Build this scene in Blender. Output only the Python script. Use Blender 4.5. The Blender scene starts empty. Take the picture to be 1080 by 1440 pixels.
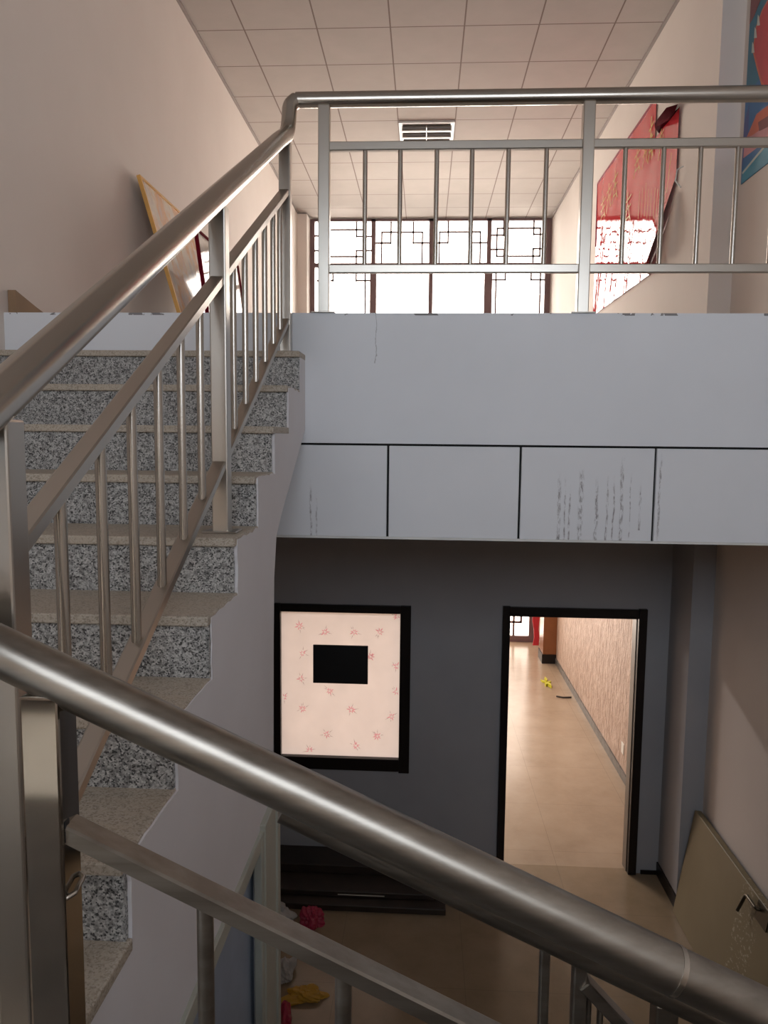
import bpy, bmesh, math, random
from mathutils import Vector, Matrix
random.seed(7)
S = bpy.context.scene
C = S.collection
PI = math.pi
ZC = 3.3765            # camera height above the lower floor; geometry below is written relative to eye level

# ------------------------------------------------------------------ camera, world, light, exposure
cam_d = bpy.data.cameras.new('camera'); cam = bpy.data.objects.new('camera', cam_d); C.objects.link(cam)
yaw, pit, roll = 0.0531, 0.1002, 0.010
fw = Vector((-math.sin(yaw)*math.cos(pit), math.cos(yaw)*math.cos(pit), -math.sin(pit)))
r0v = Vector((math.cos(yaw), math.sin(yaw), 0)); u0v = r0v.cross(fw)
rv = r0v*math.cos(roll) + u0v*math.sin(roll); uv = -r0v*math.sin(roll) + u0v*math.cos(roll)
cam.matrix_world = Matrix(((rv.x, uv.x, -fw.x, 0), (rv.y, uv.y, -fw.y, 0), (rv.z, uv.z, -fw.z, ZC), (0, 0, 0, 1)))
cam_d.sensor_fit = 'VERTICAL'; cam_d.sensor_height = 36.0; cam_d.lens = 1049.77/1440*36.0
cam_d.clip_start = 0.05; cam_d.clip_end = 100
S.camera = cam

w = bpy.data.worlds.new('sky'); S.world = w; w.use_nodes = True
nt = w.node_tree; nt.nodes.clear()
tc = nt.nodes.new('ShaderNodeTexCoord'); sx = nt.nodes.new('ShaderNodeSeparateXYZ')
mr = nt.nodes.new('ShaderNodeMapRange'); mr.inputs['From Min'].default_value = -0.35; mr.inputs['From Max'].default_value = 0.35
mx = nt.nodes.new('ShaderNodeMix'); mx.data_type = 'RGBA'
SKY_BACK = (4.9, 5.4, 6.0, 1); SKY_FRONT = (10.4, 9.6, 8.7, 1)
mx.inputs['A'].default_value = SKY_BACK; mx.inputs['B'].default_value = SKY_FRONT
# world brightened below the horizon, added to lift the ceiling light
gz = nt.nodes.new('ShaderNodeMapRange'); gz.inputs['From Min'].default_value = .05; gz.inputs['From Max'].default_value = -.15
gz.inputs['To Min'].default_value = 1.0; gz.inputs['To Max'].default_value = 1.5
vm = nt.nodes.new('ShaderNodeVectorMath'); vm.operation = 'SCALE'
nt.links.new(sx.outputs['Z'], gz.inputs['Value']); nt.links.new(mx.outputs['Result'], vm.inputs[0]); nt.links.new(gz.outputs[0], vm.inputs['Scale'])
bg = nt.nodes.new('ShaderNodeBackground'); bg.inputs['Strength'].default_value = 1.0
wo = nt.nodes.new('ShaderNodeOutputWorld')
nt.links.new(tc.outputs['Generated'], sx.inputs[0]); nt.links.new(sx.outputs['Y'], mr.inputs['Value'])
nt.links.new(mr.outputs[0], mx.inputs['Factor']); nt.links.new(vm.outputs[0], bg.inputs['Color'])
nt.links.new(bg.outputs[0], wo.inputs[0])

XLP = -1.96
def portal(name, loc, rot, sx_, sy_):
    d = bpy.data.lights.new(name, 'AREA'); d.shape = 'RECTANGLE'; d.size = sx_; d.size_y = sy_
    d.cycles.is_portal = True
    o = bpy.data.objects.new(name, d); C.objects.link(o); o.location = loc; o.rotation_euler = rot
    return o
BWX0, BWX1, BWZ0, BWZ1 = -1.32, 1.85, .40, 2.1          # stairwell window behind the camera
portal('portal_hall', (0.047, 11.72, ZC+1.92), (-PI/2, 0, 0), 3.6, 2.7)
portal('portal_shop', (0.0, 12.2, ZC-2.1), (-PI/2, 0, 0), 3.6, 2.5)
portal('portal_stair', ((BWX0+BWX1)/2, -1.56, ZC+(BWZ0+BWZ1)/2), (PI/2, 0, 0), BWX1-BWX0, BWZ1-BWZ0)

lam_d = bpy.data.lights.new('shop_fill_light', 'AREA'); lam_d.shape = 'RECTANGLE'; lam_d.size = 1.2; lam_d.size_y = .3; lam_d.energy = 105; lam_d.color = (1, .95, .95)
lam = bpy.data.objects.new('shop_fill_light', lam_d); C.objects.link(lam); lam.location = (-.3, 8.5, ZC-.47)  # unseen fill, added to light the window film from behind
portal('portal_added_window', (XLP, -.825, ZC-.495), (0, PI/2, 0), 1.47, 1.33).rotation_euler = (0, -PI/2, 0)  # serves the added side window
S.view_settings.view_transform = 'Standard'; S.view_settings.look = 'None'
S.view_settings.exposure = 0.0; S.view_settings.gamma = 1.0
S.view_settings.use_curve_mapping = False
S.cycles.max_bounces = 10; S.cycles.diffuse_bounces = 6; S.cycles.glossy_bounces = 5
S.cycles.transparent_max_bounces = 12; S.cycles.sample_clamp_indirect = 6.0
S.cycles.caustics_reflective = False; S.cycles.caustics_refractive = False
S.cycles.use_denoising = True

# ------------------------------------------------------------------ helpers
class MB:
    def __init__(s): s.bm = bmesh.new(); s.uv = None
    def box(s, x0, x1, y0, y1, z0, z1, m=0):
        v = [s.bm.verts.new((x, y, z+ZC)) for z in (z0, z1) for y in (y0, y1) for x in (x0, x1)]
        for f in ((0,2,3,1),(4,5,7,6),(0,1,5,4),(2,6,7,3),(0,4,6,2),(1,3,7,5)):
            s.bm.faces.new([v[i] for i in f]).material_index = m
        return s
    def prism(s, pts, axis, a0, a1, m=0):
        # pts: 2D outline; axis 'x' -> (y,z), 'y' -> (x,z), 'z' -> (x,y)
        def P(p, a):
            if axis == 'x': return (a, p[0], p[1]+ZC)
            if axis == 'y': return (p[0], a, p[1]+ZC)
            return (p[0], p[1], a+ZC)
        A = [s.bm.verts.new(P(p, a0)) for p in pts]; B = [s.bm.verts.new(P(p, a1)) for p in pts]
        n = len(pts)
        s.bm.faces.new(A).material_index = m; s.bm.faces.new(B[::-1]).material_index = m
        for i in range(n): s.bm.faces.new((A[i], B[i], B[(i+1) % n], A[(i+1) % n])).material_index = m
        return s
    def tube(s, path, r, n=16, caps=True, m=0, ry=None, square=False):
        P = [Vector((p[0], p[1], p[2]+ZC)) for p in path]
        t0 = (P[1]-P[0]).normalized()
        ref = Vector((0, 0, 1)) if abs(t0.z) < .95 else Vector((0, 1, 0))
        nrm = (ref - t0*ref.dot(t0)).normalized()
        rings = []; pt = t0
        for i, p in enumerate(P):
            if i == 0: t = t0; k = 1
            elif i == len(P)-1: t = (P[i]-P[i-1]).normalized(); k = 1
            else:
                a = (P[i]-P[i-1]).normalized(); b = (P[i+1]-P[i]).normalized(); t = (a+b).normalized()
            q = pt.rotation_difference(t); nrm = (q @ nrm); nrm = (nrm - t*nrm.dot(t)).normalized(); pt = t
            bn = t.cross(nrm)
            rr = ry if ry else r
            ring = []
            for j in range(n):
                an = 2*PI*j/n
                if square:
                    # square-ish profile with softened corners
                    cs = [(1,.8),(.8,1),(-.8,1),(-1,.8),(-1,-.8),(-.8,-1),(.8,-1),(1,-.8)]
                    cx, cy = cs[j]; ring.append(s.bm.verts.new(p + nrm*cx*r + bn*cy*rr))
                else: ring.append(s.bm.verts.new(p + nrm*math.cos(an)*r + bn*math.sin(an)*rr))
            rings.append(ring)
        for a, b in zip(rings, rings[1:]):
            for j in range(n):
                f = s.bm.faces.new((a[j], a[(j+1) % n], b[(j+1) % n], b[j])); f.material_index = m; f.smooth = not square
        if caps:
            for ring in (rings[0][::-1], rings[-1]): s.bm.faces.new([s.bm.verts.new(v.co) for v in ring]).material_index = m   # own verts, so end caps do not bend the side normals
        return s
    def bar(s, a, b, half_v, half_h, m=0):
        return s.tube([a, b], half_v, n=8, ry=half_h, square=True, m=m)
    def poly(s, pts, m=0):
        f = s.bm.faces.new([s.bm.verts.new((p[0], p[1], p[2]+ZC)) for p in pts]); f.material_index = m
        return f
    def bevel(s, wd, seg=2):
        bmesh.ops.bevel(s.bm, geom=list(s.bm.edges), offset=wd, segments=seg, affect='EDGES', profile=.5)
        return s
    def build(s, name, mats, parent=None, normals=True):
        if normals: bmesh.ops.recalc_face_normals(s.bm, faces=s.bm.faces[:])
        if parent is not None:
            bmesh.ops.translate(s.bm, verts=s.bm.verts[:], vec=-abs_loc(parent))
            off = Vector((0, 0, 0))
        else:
            vs = [v.co for v in s.bm.verts]
            lo = Vector((min(v.x for v in vs), min(v.y for v in vs), min(v.z for v in vs)))
            hi = Vector((max(v.x for v in vs), max(v.y for v in vs), max(v.z for v in vs)))
            off = Vector(((lo.x+hi.x)/2, (lo.y+hi.y)/2, lo.z))
            bmesh.ops.translate(s.bm, verts=s.bm.verts[:], vec=-off)
        me = bpy.data.meshes.new(name); s.bm.to_mesh(me); s.bm.free()
        for mt in (mats if isinstance(mats, (list, tuple)) else [mats]): me.materials.append(mt)
        o = bpy.data.objects.new(name, me); C.objects.link(o)
        if parent is not None: o.parent = parent
        else: o.location = off
        return o
def abs_loc(o):
    v = Vector(o.location)
    while o.parent: o = o.parent; v += o.location
    return v
def rounded(pts, rad, n=6):
    out = [Vector(pts[0])]
    for i in range(1, len(pts)-1):
        p, a, b = Vector(pts[i]), Vector(pts[i-1]), Vector(pts[i+1])
        r = min(rad, (a-p).length*.49, (b-p).length*.49)
        A = p+(a-p).normalized()*r; B = p+(b-p).normalized()*r
        for k in range(n+1):
            t = k/n; out.append(A*(1-t)**2 + p*2*t*(1-t) + B*t*t)
    out.append(Vector(pts[-1])); return out
def tag(o, label=None, cat=None, group=None, kind=None):
    if label: o['label'] = label
    if cat: o['category'] = cat
    if group: o['group'] = group
    if kind: o['kind'] = kind
    return o
def empty(name, loc):
    o = bpy.data.objects.new(name, None); C.objects.link(o); o.location = (loc[0], loc[1], loc[2]+ZC); o.empty_display_size = .1
    return o
def thing(name, loc, label, cat, group=None): return tag(empty(name, loc), label, cat, group)
def struct(o): return tag(o, kind='structure')
def dup(o, d, parent=None):
    c = o.copy(); C.objects.link(c); c.location = Vector(o.location)+Vector(d)
    if parent is not None: c.parent = parent
    return c

# ------------------------------------------------------------------ materials
class NT:
    def __init__(s, name):
        s.m = bpy.data.materials.new(name); s.m.use_nodes = True; s.t = s.m.node_tree
        s.b = s.t.nodes['Principled BSDF']; s.out = s.t.nodes['Material Output']
    def n(s, typ, **kw):
        x = s.t.nodes.new(typ)
        for k, v in kw.items():
            if k in x.inputs: x.inputs[k].default_value = v
            else: setattr(x, k, v)
        return x
    def l(s, a, b): s.t.links.new(a, b)
    def math(s, op, a, b=None, c=None):
        x = s.t.nodes.new('ShaderNodeMath'); x.operation = op
        for i, v in enumerate((a, b, c)):
            if v is None: continue
            if isinstance(v, (int, float)): x.inputs[i].default_value = v
            else: s.l(v, x.inputs[i])
        return x.outputs[0]
    def pos(s):
        g = s.t.nodes.new('ShaderNodeNewGeometry'); return g.outputs['Position']
    def sep(s, v):
        x = s.t.nodes.new('ShaderNodeSeparateXYZ'); s.l(v, x.inputs[0]); return x.outputs
    def noise(s, scale, detail=3, rough=.5, vec=None, stretch=None):
        x = s.t.nodes.new('ShaderNodeTexNoise'); x.inputs['Scale'].default_value = scale
        x.inputs['Detail'].default_value = detail; x.inputs['Roughness'].default_value = rough
        v = vec or s.pos()
        if stretch:
            mp = s.t.nodes.new('ShaderNodeMapping'); mp.inputs['Scale'].default_value = stretch; s.l(v, mp.inputs[0]); v = mp.outputs[0]
        s.l(v, x.inputs['Vector']); return x.outputs['Fac']
    def ramp(s, fac, stops, interp='LINEAR'):
        x = s.t.nodes.new('ShaderNodeValToRGB'); x.color_ramp.interpolation = interp
        e = x.color_ramp.elements
        while len(e) < len(stops): e.new(.5)
        for el, (p, c) in zip(e, stops): el.position = p; el.color = (*c, 1) if len(c) == 3 else c
        s.l(fac, x.inputs[0]); return x.outputs[0]
    def mix(s, fac, a, b):
        x = s.t.nodes.new('ShaderNodeMix'); x.data_type = 'RGBA'
        for k, v in (('Factor', fac), ('A', a), ('B', b)):
            if isinstance(v, (int, float)): x.inputs[k].default_value = v
            elif isinstance(v, tuple): x.inputs[k].default_value = (*v, 1)
            else: s.l(v, x.inputs[k])
        return x.outputs['Result']
    def bump(s, h, strength=.2, dist=.01):
        x = s.t.nodes.new('ShaderNodeBump'); x.inputs['Strength'].default_value = strength; x.inputs['Distance'].default_value = dist
        s.l(h, x.inputs['Height']); s.l(x.outputs[0], s.b.inputs['Normal'])
    def set(s, col=None, rough=None, metal=None, spec=None):
        if col is not None:
            if isinstance(col, tuple): s.b.inputs['Base Color'].default_value = (*col, 1)
            else: s.l(col, s.b.inputs['Base Color'])
        if rough is not None:
            if isinstance(rough, (int, float)): s.b.inputs['Roughness'].default_value = rough
            else: s.l(rough, s.b.inputs['Roughness'])
        if metal is not None: s.b.inputs['Metallic'].default_value = metal
        if spec is not None: s.b.inputs['Specular IOR Level'].default_value = spec
        return s
def plain(name, col, rough=.5, metal=0, spec=.5, var=.06, scale=9):
    t = NT(name); n = t.noise(scale, 4)
    c2 = tuple(max(0, x*(1-var*2)) for x in col); t.set(t.ramp(n, [(.3, c2), (.7, col)]), rough, metal, spec)
    return t.m
def plaster(name, a, b):
    t = NT(name); n = t.noise(1.3, 5, .6); f = t.noise(60, 3)
    t.set(t.ramp(n, [(.3, a), (.7, b)]), .75, 0, .25); t.bump(f, .08, .004); return t.m

M = {}
M['wall'] = plaster('wall_paint', (.69, .615, .56), (.73, .655, .60))
M['wall_low'] = plaster('shaded_wall_paint', (.33, .33, .345), (.37, .37, .385))  # same paint as the upper walls, hall shade put into the darker grey
M['stair_side'] = plaster('stair_side_plaster', (.66, .635, .645), (.72, .695, .705))
M['white'] = plain('white_paint', (.70, .69, .66), .5)
M['ceil_trim'] = plain('ceiling_edge_angle', (.30, .25, .23), .6)
M['maroon'] = plain('maroon_window_frame', (.17, .10, .10), .4)
M['black_wood'] = plain('black_brown_casing', (.012, .008, .007), .35, spec=.3)
M['black'] = plain('black_plastic', (.012, .012, .013), .4)
M['darkgap'] = plain('dark_joint', (.03, .03, .03), .9, spec=0)
M['brown_col'] = plain('brown_column_paint', (.22, .075, .025), .35)
M['wood_dark'] = plain('dark_board', (.035, .022, .015), .45, var=.25)
M['red'] = plain('red_fabric', (.5, .02, .03), .6)
M['pink'] = plain('pink_plastic', (.36, .02, .06), .4)
M['yellow'] = plain('yellow_plastic', (.50, .27, .02), .45)
M['yellow_green'] = plain('yellow_leaf', (.55, .5, .03), .6)
M['bag'] = plain('white_plastic_film', (.42, .41, .39), .35)
M['jamb'] = plain('cream_jamb_paint', (.42, .42, .36), .45)
M['door_blue'] = plain('pale_blue_door_paint', (.30, .36, .46), .5)
M['lining'] = plain('brown_door_lining', (.16, .125, .095), .4)
M['dark_stone'] = plain('dark_worn_stone', (.13, .115, .10), .5, var=.2)
M['bounce_slab'] = plain('pale_bounce_slab', (.82, .79, .73), .3)  # only for the added slab that brightens the newel
M['brass'] = plain('dull_handle_metal', (.10, .085, .06), .3, .8)
M['gold_frame'] = plain('gilt_frame', (.75, .42, .12), .35, .3)
M['card'] = plain('brown_cardboard', (.30, .19, .11), .8)
M['aluminium'] = plain('white_enamel_reflector', (.75, .74, .70), .25, .0)
M['tube'] = plain('unlit_fluorescent_tube', (.16, .14, .125), .3)
M['outlet'] = plain('cream_outlet_plastic', (.7, .66, .58), .4)
M['paper'] = plain('scrap_paper', (.6, .55, .45), .7)
M['skirt_grey'] = plain('grey_skirting_stone', (.16, .145, .13), .35, var=.3, scale=14)

def steel(name, rough):
    t = NT(name); s2 = t.noise(2, 2)
    t.set(t.ramp(s2, [(.3, (.44, .405, .36)), (.7, (.50, .465, .415))]), rough, 1.0); return t.m
M['steel'] = steel('stainless_steel', .25)
t = NT('scuffed_steel'); st_ = t.noise(30, 4, .6, stretch=(.08, 1, 1.2))
t.set(t.ramp(st_, [(.35, (.25, .225, .195)), (.65, (.34, .31, .27))]), t.math('MULTIPLY_ADD', st_, .16, .27), 1.0); M['steel_scuffed'] = t.m
M['steel_polished'] = steel('polished_steel_post', .07)
M['steel_flat'] = steel('stainless_steel_flat', .30)

t = NT('speckled_granite')
v = t.n('ShaderNodeTexVoronoi', Scale=270.0); t.l(t.pos(), v.inputs['Vector'])
sp = t.sep(v.outputs['Color'])
g1 = t.ramp(sp[0], [(0, (.04, .04, .04)), (.17, (.07, .07, .068)), (.25, (.27, .265, .255)), (.62, (.38, .37, .355)), (.85, (.52, .51, .49))])
n2 = t.noise(70, 3); dk = t.ramp(n2, [(.38, (.40, .40, .40)), (.52, (1, 1, 1))])
mm = t.n('ShaderNodeMix', data_type='RGBA', blend_type='MULTIPLY'); mm.inputs['Factor'].default_value = .8
t.l(g1, mm.inputs['A']); t.l(dk, mm.inputs['B']); t.set(mm.outputs['Result'], .35)
granite = mm.outputs['Result']; M['granite'] = t.m
t2 = NT('dusty_granite_tread')
v = t2.n('ShaderNodeTexVoronoi', Scale=270.0); t2.l(t2.pos(), v.inputs['Vector']); sp = t2.sep(v.outputs['Color'])
g1 = t2.ramp(sp[0], [(0, (.07, .07, .065)), (.2, (.13, .125, .11)), (.3, (.34, .31, .27)), (.85, (.48, .45, .40))])
du = t2.noise(5, 4, .6, stretch=(1, 6, 1)); t2.set(t2.mix(t2.math('MULTIPLY_ADD', du, .7, .25), g1, (.45, .37, .28)), .6); M['tread'] = t2.m

# fascia / panel paint with the dirty runs that are really on it
STREAK = [(-.519,-.194,-.447,.004),(-.493,-.249,-.447,.003),(.613,-.147,-.444,.006),(.71,-.114,-.449,.009),(.782,-.167,-.448,.006),(.829,-.16,-.447,.004),
          (.891,-.07,-.446,.006),(.974,-.181,-.389,.004),(1.059,-.059,-.446,.004),(.639,-.169,-.444,.003),(.857,-.16,-.44,.003),(.66,-.2,-.44,.003),(.93,-.15,-.44,.002)]
def fascia(name, streaks):
    t = NT(name); P = t.pos(); X, Y, Z = t.sep(P)
    base = t.ramp(t.noise(1.5, 4, .6), [(.3, (.69, .70, .725)), (.7, (.74, .75, .775))])
    wob = t.math('MULTIPLY', t.math('SUBTRACT', t.noise(9, 3, .6), .5), .02)
    Xw = t.math('ADD', X, wob); tot = None
    for x0, zt, zb, wd in streaks:
        d = t.math('ABSOLUTE', t.math('SUBTRACT', Xw, x0))
        a = t.math('SUBTRACT', 1, t.math('DIVIDE', d, wd*1.6)); a = t.math('MAXIMUM', a, 0)
        hi = t.math('DIVIDE', t.math('SUBTRACT', zt+ZC, Z), .10); hi = t.math('MINIMUM', t.math('MAXIMUM', hi, 0), 1)
        lo = t.math('GREATER_THAN', Z, zb+ZC-.02)
        e = t.math('MULTIPLY', t.math('MULTIPLY', a, hi), lo)
        tot = e if tot is None else t.math('MAXIMUM', tot, e)
    n = t.noise(70, 5, .75, stretch=(1.6, 1, .5)); n = t.math('MULTIPLY', t.math('SUBTRACT', n, .44), 6); n = t.math('MINIMUM', t.math('MAXIMUM', n, 0), 1)
    fac = t.math('MULTIPLY', t.math('MULTIPLY', t.math('MINIMUM', t.math('MULTIPLY', tot, 1.6), 1), n), .76)
    t.set(t.mix(fac, base, (.13, .105, .10)), .6, 0, .3); return t.m
M['panel'] = fascia('fascia_panel_paint', STREAK)
def fascia_top():
    t = NT('fascia_paint'); X, Y, Z = t.sep(t.pos())
    base = t.ramp(t.noise(1.5, 4, .6), [(.3, (.70, .715, .745)), (.7, (.75, .765, .795))])
    # hairline crack and chipped arris
    wob = t.math('MULTIPLY', t.math('SUBTRACT', t.noise(14, 4, .6), .5), .05)
    d = t.math('ABSOLUTE', t.math('SUBTRACT', t.math('ADD', X, wob), -.225))
    cr = t.math('MULTIPLY', t.math('LESS_THAN', d, .0018), t.math('GREATER_THAN', Z, .33+ZC))
    ch = t.math('MULTIPLY', t.math('GREATER_THAN', Z, .541+ZC), t.math('GREATER_THAN', t.noise(7, 5, .7), .56))
    t.set(t.mix(t.math('MULTIPLY', t.math('MAXIMUM', t.math('MULTIPLY', cr, .6), ch), .8), base, (.10, .085, .08)), .6, 0, .3); return t.m
M['fascia'] = fascia_top()

def grid_lines(t, X, Y, x0, y0, step, hw):
    def ln(c, c0):
        f = t.math('FRACT', t.math('DIVIDE', t.math('SUBTRACT', c, c0-step*40), step))
        d = t.math('MULTIPLY', t.math('SUBTRACT', .5, t.math('ABSOLUTE', t.math('SUBTRACT', f, .5))), step)
        return t.math('LESS_THAN', d, hw)
    return t.math('MAXIMUM', ln(X, x0), ln(Y, y0))
t = NT('ceiling_tile'); X, Y, Z = t.sep(t.pos())
g = grid_lines(t, X, Y, -2.129, 5.8188, .6, .006)
c = t.ramp(t.noise(3.0, 4, .6), [(.3, (.44, .39, .355)), (.7, (.475, .42, .385))])
t.set(t.mix(g, c, (.22, .17, .15)), .85, 0, .1); t.bump(t.math('SUBTRACT', 1, g), .3, .004); M['ceiling'] = t.m
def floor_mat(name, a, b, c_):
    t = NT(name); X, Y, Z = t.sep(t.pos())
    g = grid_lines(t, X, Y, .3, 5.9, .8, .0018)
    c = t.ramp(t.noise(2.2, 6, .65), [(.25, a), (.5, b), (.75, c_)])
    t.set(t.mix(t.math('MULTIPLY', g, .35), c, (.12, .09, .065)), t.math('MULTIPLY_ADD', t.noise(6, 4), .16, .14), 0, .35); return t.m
M['floor'] = floor_mat('floor_tile_shaded', (.225, .16, .095), (.275, .20, .125), (.315, .235, .155))  # one floor with the shop's, hall shade put into this darker tile colour
M['floor_shop'] = floor_mat('floor_tile_lit', (.31, .225, .15), (.37, .275, .188), (.415, .32, .225))  # lighter copy of the hall tile, room light put into its colour
t = NT('textured_wallpaper')
n = t.noise(17, 4, .6, stretch=(1, 1.5, .45)); c = t.ramp(n, [(.33, (.36, .245, .18)), (.5, (.50, .36, .275)), (.68, (.60, .46, .365))])
t.set(c, .55); t.bump(n, 1.0, .05); M['wallpaper'] = t.m

t = NT('thin_window_glass'); t.t.nodes.remove(t.b)
tr = t.n('ShaderNodeBsdfTransparent'); gl = t.n('ShaderNodeBsdfGlossy', Roughness=.02); fr = t.n('ShaderNodeFresnel', IOR=1.35)
ms = t.n('ShaderNodeMixShader'); t.l(fr.outputs[0], ms.inputs[0]); t.l(tr.outputs[0], ms.inputs[1]); t.l(gl.outputs[0], ms.inputs[2]); t.l(ms.outputs[0], t.out.inputs[0]); M['glass'] = t.m
t = NT('tinted_shop_glass'); t.t.nodes.remove(t.b)
tr = t.n('ShaderNodeBsdfTransparent', Color=(.72, .69, .67, 1)); gl = t.n('ShaderNodeBsdfGlossy', Roughness=.02); ms = t.n('ShaderNodeMixShader'); ms.inputs[0].default_value = .06
t.l(tr.outputs[0], ms.inputs[1]); t.l(gl.outputs[0], ms.inputs[2]); t.l(ms.outputs[0], t.out.inputs[0]); M['tinted'] = t.m
def film(name, col, trans):
    t = NT(name); t.t.nodes.remove(t.b)
    n = t.ramp(t.noise(6, 3), [(.3, tuple(x*.95 for x in col)), (.7, col)])
    d = t.n('ShaderNodeBsdfDiffuse'); tl = t.n('ShaderNodeBsdfTranslucent'); ms = t.n('ShaderNodeMixShader'); ms.inputs[0].default_value = trans
    t.l(n, d.inputs[0]); t.l(n, tl.inputs[0]); t.l(d.outputs[0], ms.inputs[1]); t.l(tl.outputs[0], ms.inputs[2]); t.l(ms.outputs[0], t.out.inputs[0]); return t.m
M['film'] = film('cream_window_film', (.93, .885, .855), .86)
M['flower'] = film('pink_flower_print', (.92, .42, .50), .82)
M['stem'] = film('grey_stem_print', (.55, .45, .45), .8)

# glossy banner (red print with gold writing), mirrors the far window at grazing angles
def glossy(name, colfn, rough=.04, bump=.15, sc=9):
    t = NT(name); t.set(colfn(t), rough, 0, .6); t.bump(t.noise(sc, 2, .5, stretch=(1, 1, .6)), bump, .02); return t.m
def ban_col(t):
    return t.ramp(t.noise(1.2, 3), [(.3, (.56, .025, .035)), (.7, (.64, .045, .05))])
M['banner'] = glossy('glossy_red_banner', ban_col, .03, .12, 7)
M['banner_back'] = plain('banner_dark_red_back', (.16, .008, .018), .9, spec=.05)
M['banner_edge'] = plain('banner_hem', (.30, .02, .05), .5)
M['gold'] = plain('gold_print', (.72, .50, .10), .35)
M['pinkcloth'] = plain('banner_curled_back', (.55, .36, .36), .6)
M['p_teal'] = plain('poster_teal', (.01, .16, .26), .3)
M['p_blue'] = plain('poster_blue', (.015, .14, .36), .3)
M['p_deep'] = plain('poster_deep_blue', (.05, .07, .26), .3)
M['p_cyan'] = plain('poster_cyan', (.03, .28, .42), .3)
M['p_red'] = plain('poster_red', (.55, .04, .05), .3)
M['p_orange'] = plain('poster_orange', (.60, .12, .05), .3)
M['p_brown'] = plain('poster_maroon', (.20, .035, .04), .3)
M['p_pink'] = plain('poster_pink', (.60, .25, .27), .3)
M['p_pale'] = plain('poster_pale', (.55, .6, .55), .3)
M['paint_a'] = glossy('glazed_print', lambda t: t.ramp(t.noise(4, 4, .6, stretch=(1, 1, .5)), [(.3, (.45, .38, .36)), (.45, (.60, .28, .10)), (.55, (.62, .55, .45)), (.7, (.35, .30, .32))]), .08, .05, 5)
M['paint_b'] = glossy('glazed_print_glare', lambda t: t.ramp(t.noise(5, 4), [(.4, (.72, .66, .58)), (.7, (.80, .78, .74))]), .04, .04, 5)  # window glare put into the white of the print
t = NT('cream_door_leaf'); X, Y, Z = t.sep(t.pos())
c = t.ramp(t.noise(2.5, 4), [(.3, (.215, .17, .095)), (.7, (.25, .20, .115))])
sp_ = t.math('MULTIPLY', t.math('GREATER_THAN', t.noise(34, 3, .6, stretch=(1, 1, 1.6)), .60), t.math('LESS_THAN', t.math('ABSOLUTE', t.math('SUBTRACT', Y, 4.22)), .13))
t.set(t.mix(sp_, c, (.42, .37, .27)), .5); M['leaf'] = t.m

# ------------------------------------------------------------------ setting
L = -ZC; F = .5516; H = 3.312; XL = -1.9396; XR = 1.868; XN = 2.02; ZS = 3.404; YW = 11.76; YD = 5.63; YB = -1.6; YE = 12.3
LC = -.44               # ceiling of the lower hall
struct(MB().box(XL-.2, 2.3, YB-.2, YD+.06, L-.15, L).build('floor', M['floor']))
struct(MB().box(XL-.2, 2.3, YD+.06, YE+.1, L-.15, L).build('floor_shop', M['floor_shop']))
struct(MB().box(XL, XN, ZS+.03, YE+.1, LC, F).build('floor_upper', [M['white']]))
struct(MB().box(XL-.2, 2.3, YB-.2, YW+.12, H, H+.12).build('ceiling', M['ceiling']))
mb = MB(); LY0, LY1, LZ0, LZ1 = -1.5, -.15, -1.24, .25      # unseen low side window, added to brighten the landing for the newel reflection
mb.box(XL-.2, XL, LY1, YE+.1, L, H); mb.box(XL-.2, XL, YB-.2, LY0, L, H); mb.box(XL-.2, XL, LY0, LY1, L, LZ0); mb.box(XL-.2, XL, LY0, LY1, LZ1, H)
struct(mb.build('wall_left', M['wall']))
t = struct(empty('added_side_window', (XL-.1, (LY0+LY1)/2, LZ0)))
mb = MB()
for y in (LY0, LY1-.05): mb.box(XL-.13, XL-.07, y, y+.05, LZ0, LZ1)
for z in (LZ0, LZ1-.05): mb.box(XL-.13, XL-.07, LY0+.05, LY1-.05, z, z+.05)
mb.build('window_frame', M['maroon'], t)
MB().box(XL-.102, XL-.098, LY0+.05, LY1-.05, LZ0+.05, LZ1-.05).build('pane', M['glass'], t)
mb = MB(); mb.box(XN, 2.3, YB-.2, 5.2, L, H); mb.box(XR, 2.3, 5.2, YW+.12, F, H); struct(mb.build('wall_right', M['wall']))
mb = MB(); mb.box(XR, XN, 5.2, YD, L, LC); struct(mb.build('wall_right_pier', M['wall_low']))
mb = MB(); mb.box(2.03, 2.3, YD+.12, YE+.1, L, LC); struct(mb.build('wall_right_shop', M['wallpaper']))
# wall behind the camera with the stairwell window
mb = MB(); mb.box(XL, BWX0, YB-.2, YB, L, H); mb.box(BWX1, XN, YB-.2, YB, L, H); mb.box(BWX0, BWX1, YB-.2, YB, L, BWZ0); mb.box(BWX0, BWX1, YB-.2, YB, BWZ1, H)
struct(mb.build('wall_back', M['wall']))
# lower front wall with doorway and window opening
DX0, DX1, DT = .66, 1.645, -1.335
WX0, WX1, WB, WT = -1.10, -.155, -2.515, -1.34
mb = MB(); mb.box(XL, WX0, YD, YD+.12, L, LC); mb.box(WX0, WX1, YD, YD+.12, WT, LC); mb.box(WX0, WX1, YD, YD+.12, L, WB)
mb.box(WX1, DX0, YD, YD+.12, L, LC); mb.box(DX0, DX1, YD, YD+.12, DT, LC); mb.box(DX1, XN, YD, YD+.12, L, LC)
struct(mb.build('wall_front', M['wall_low']))
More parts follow.
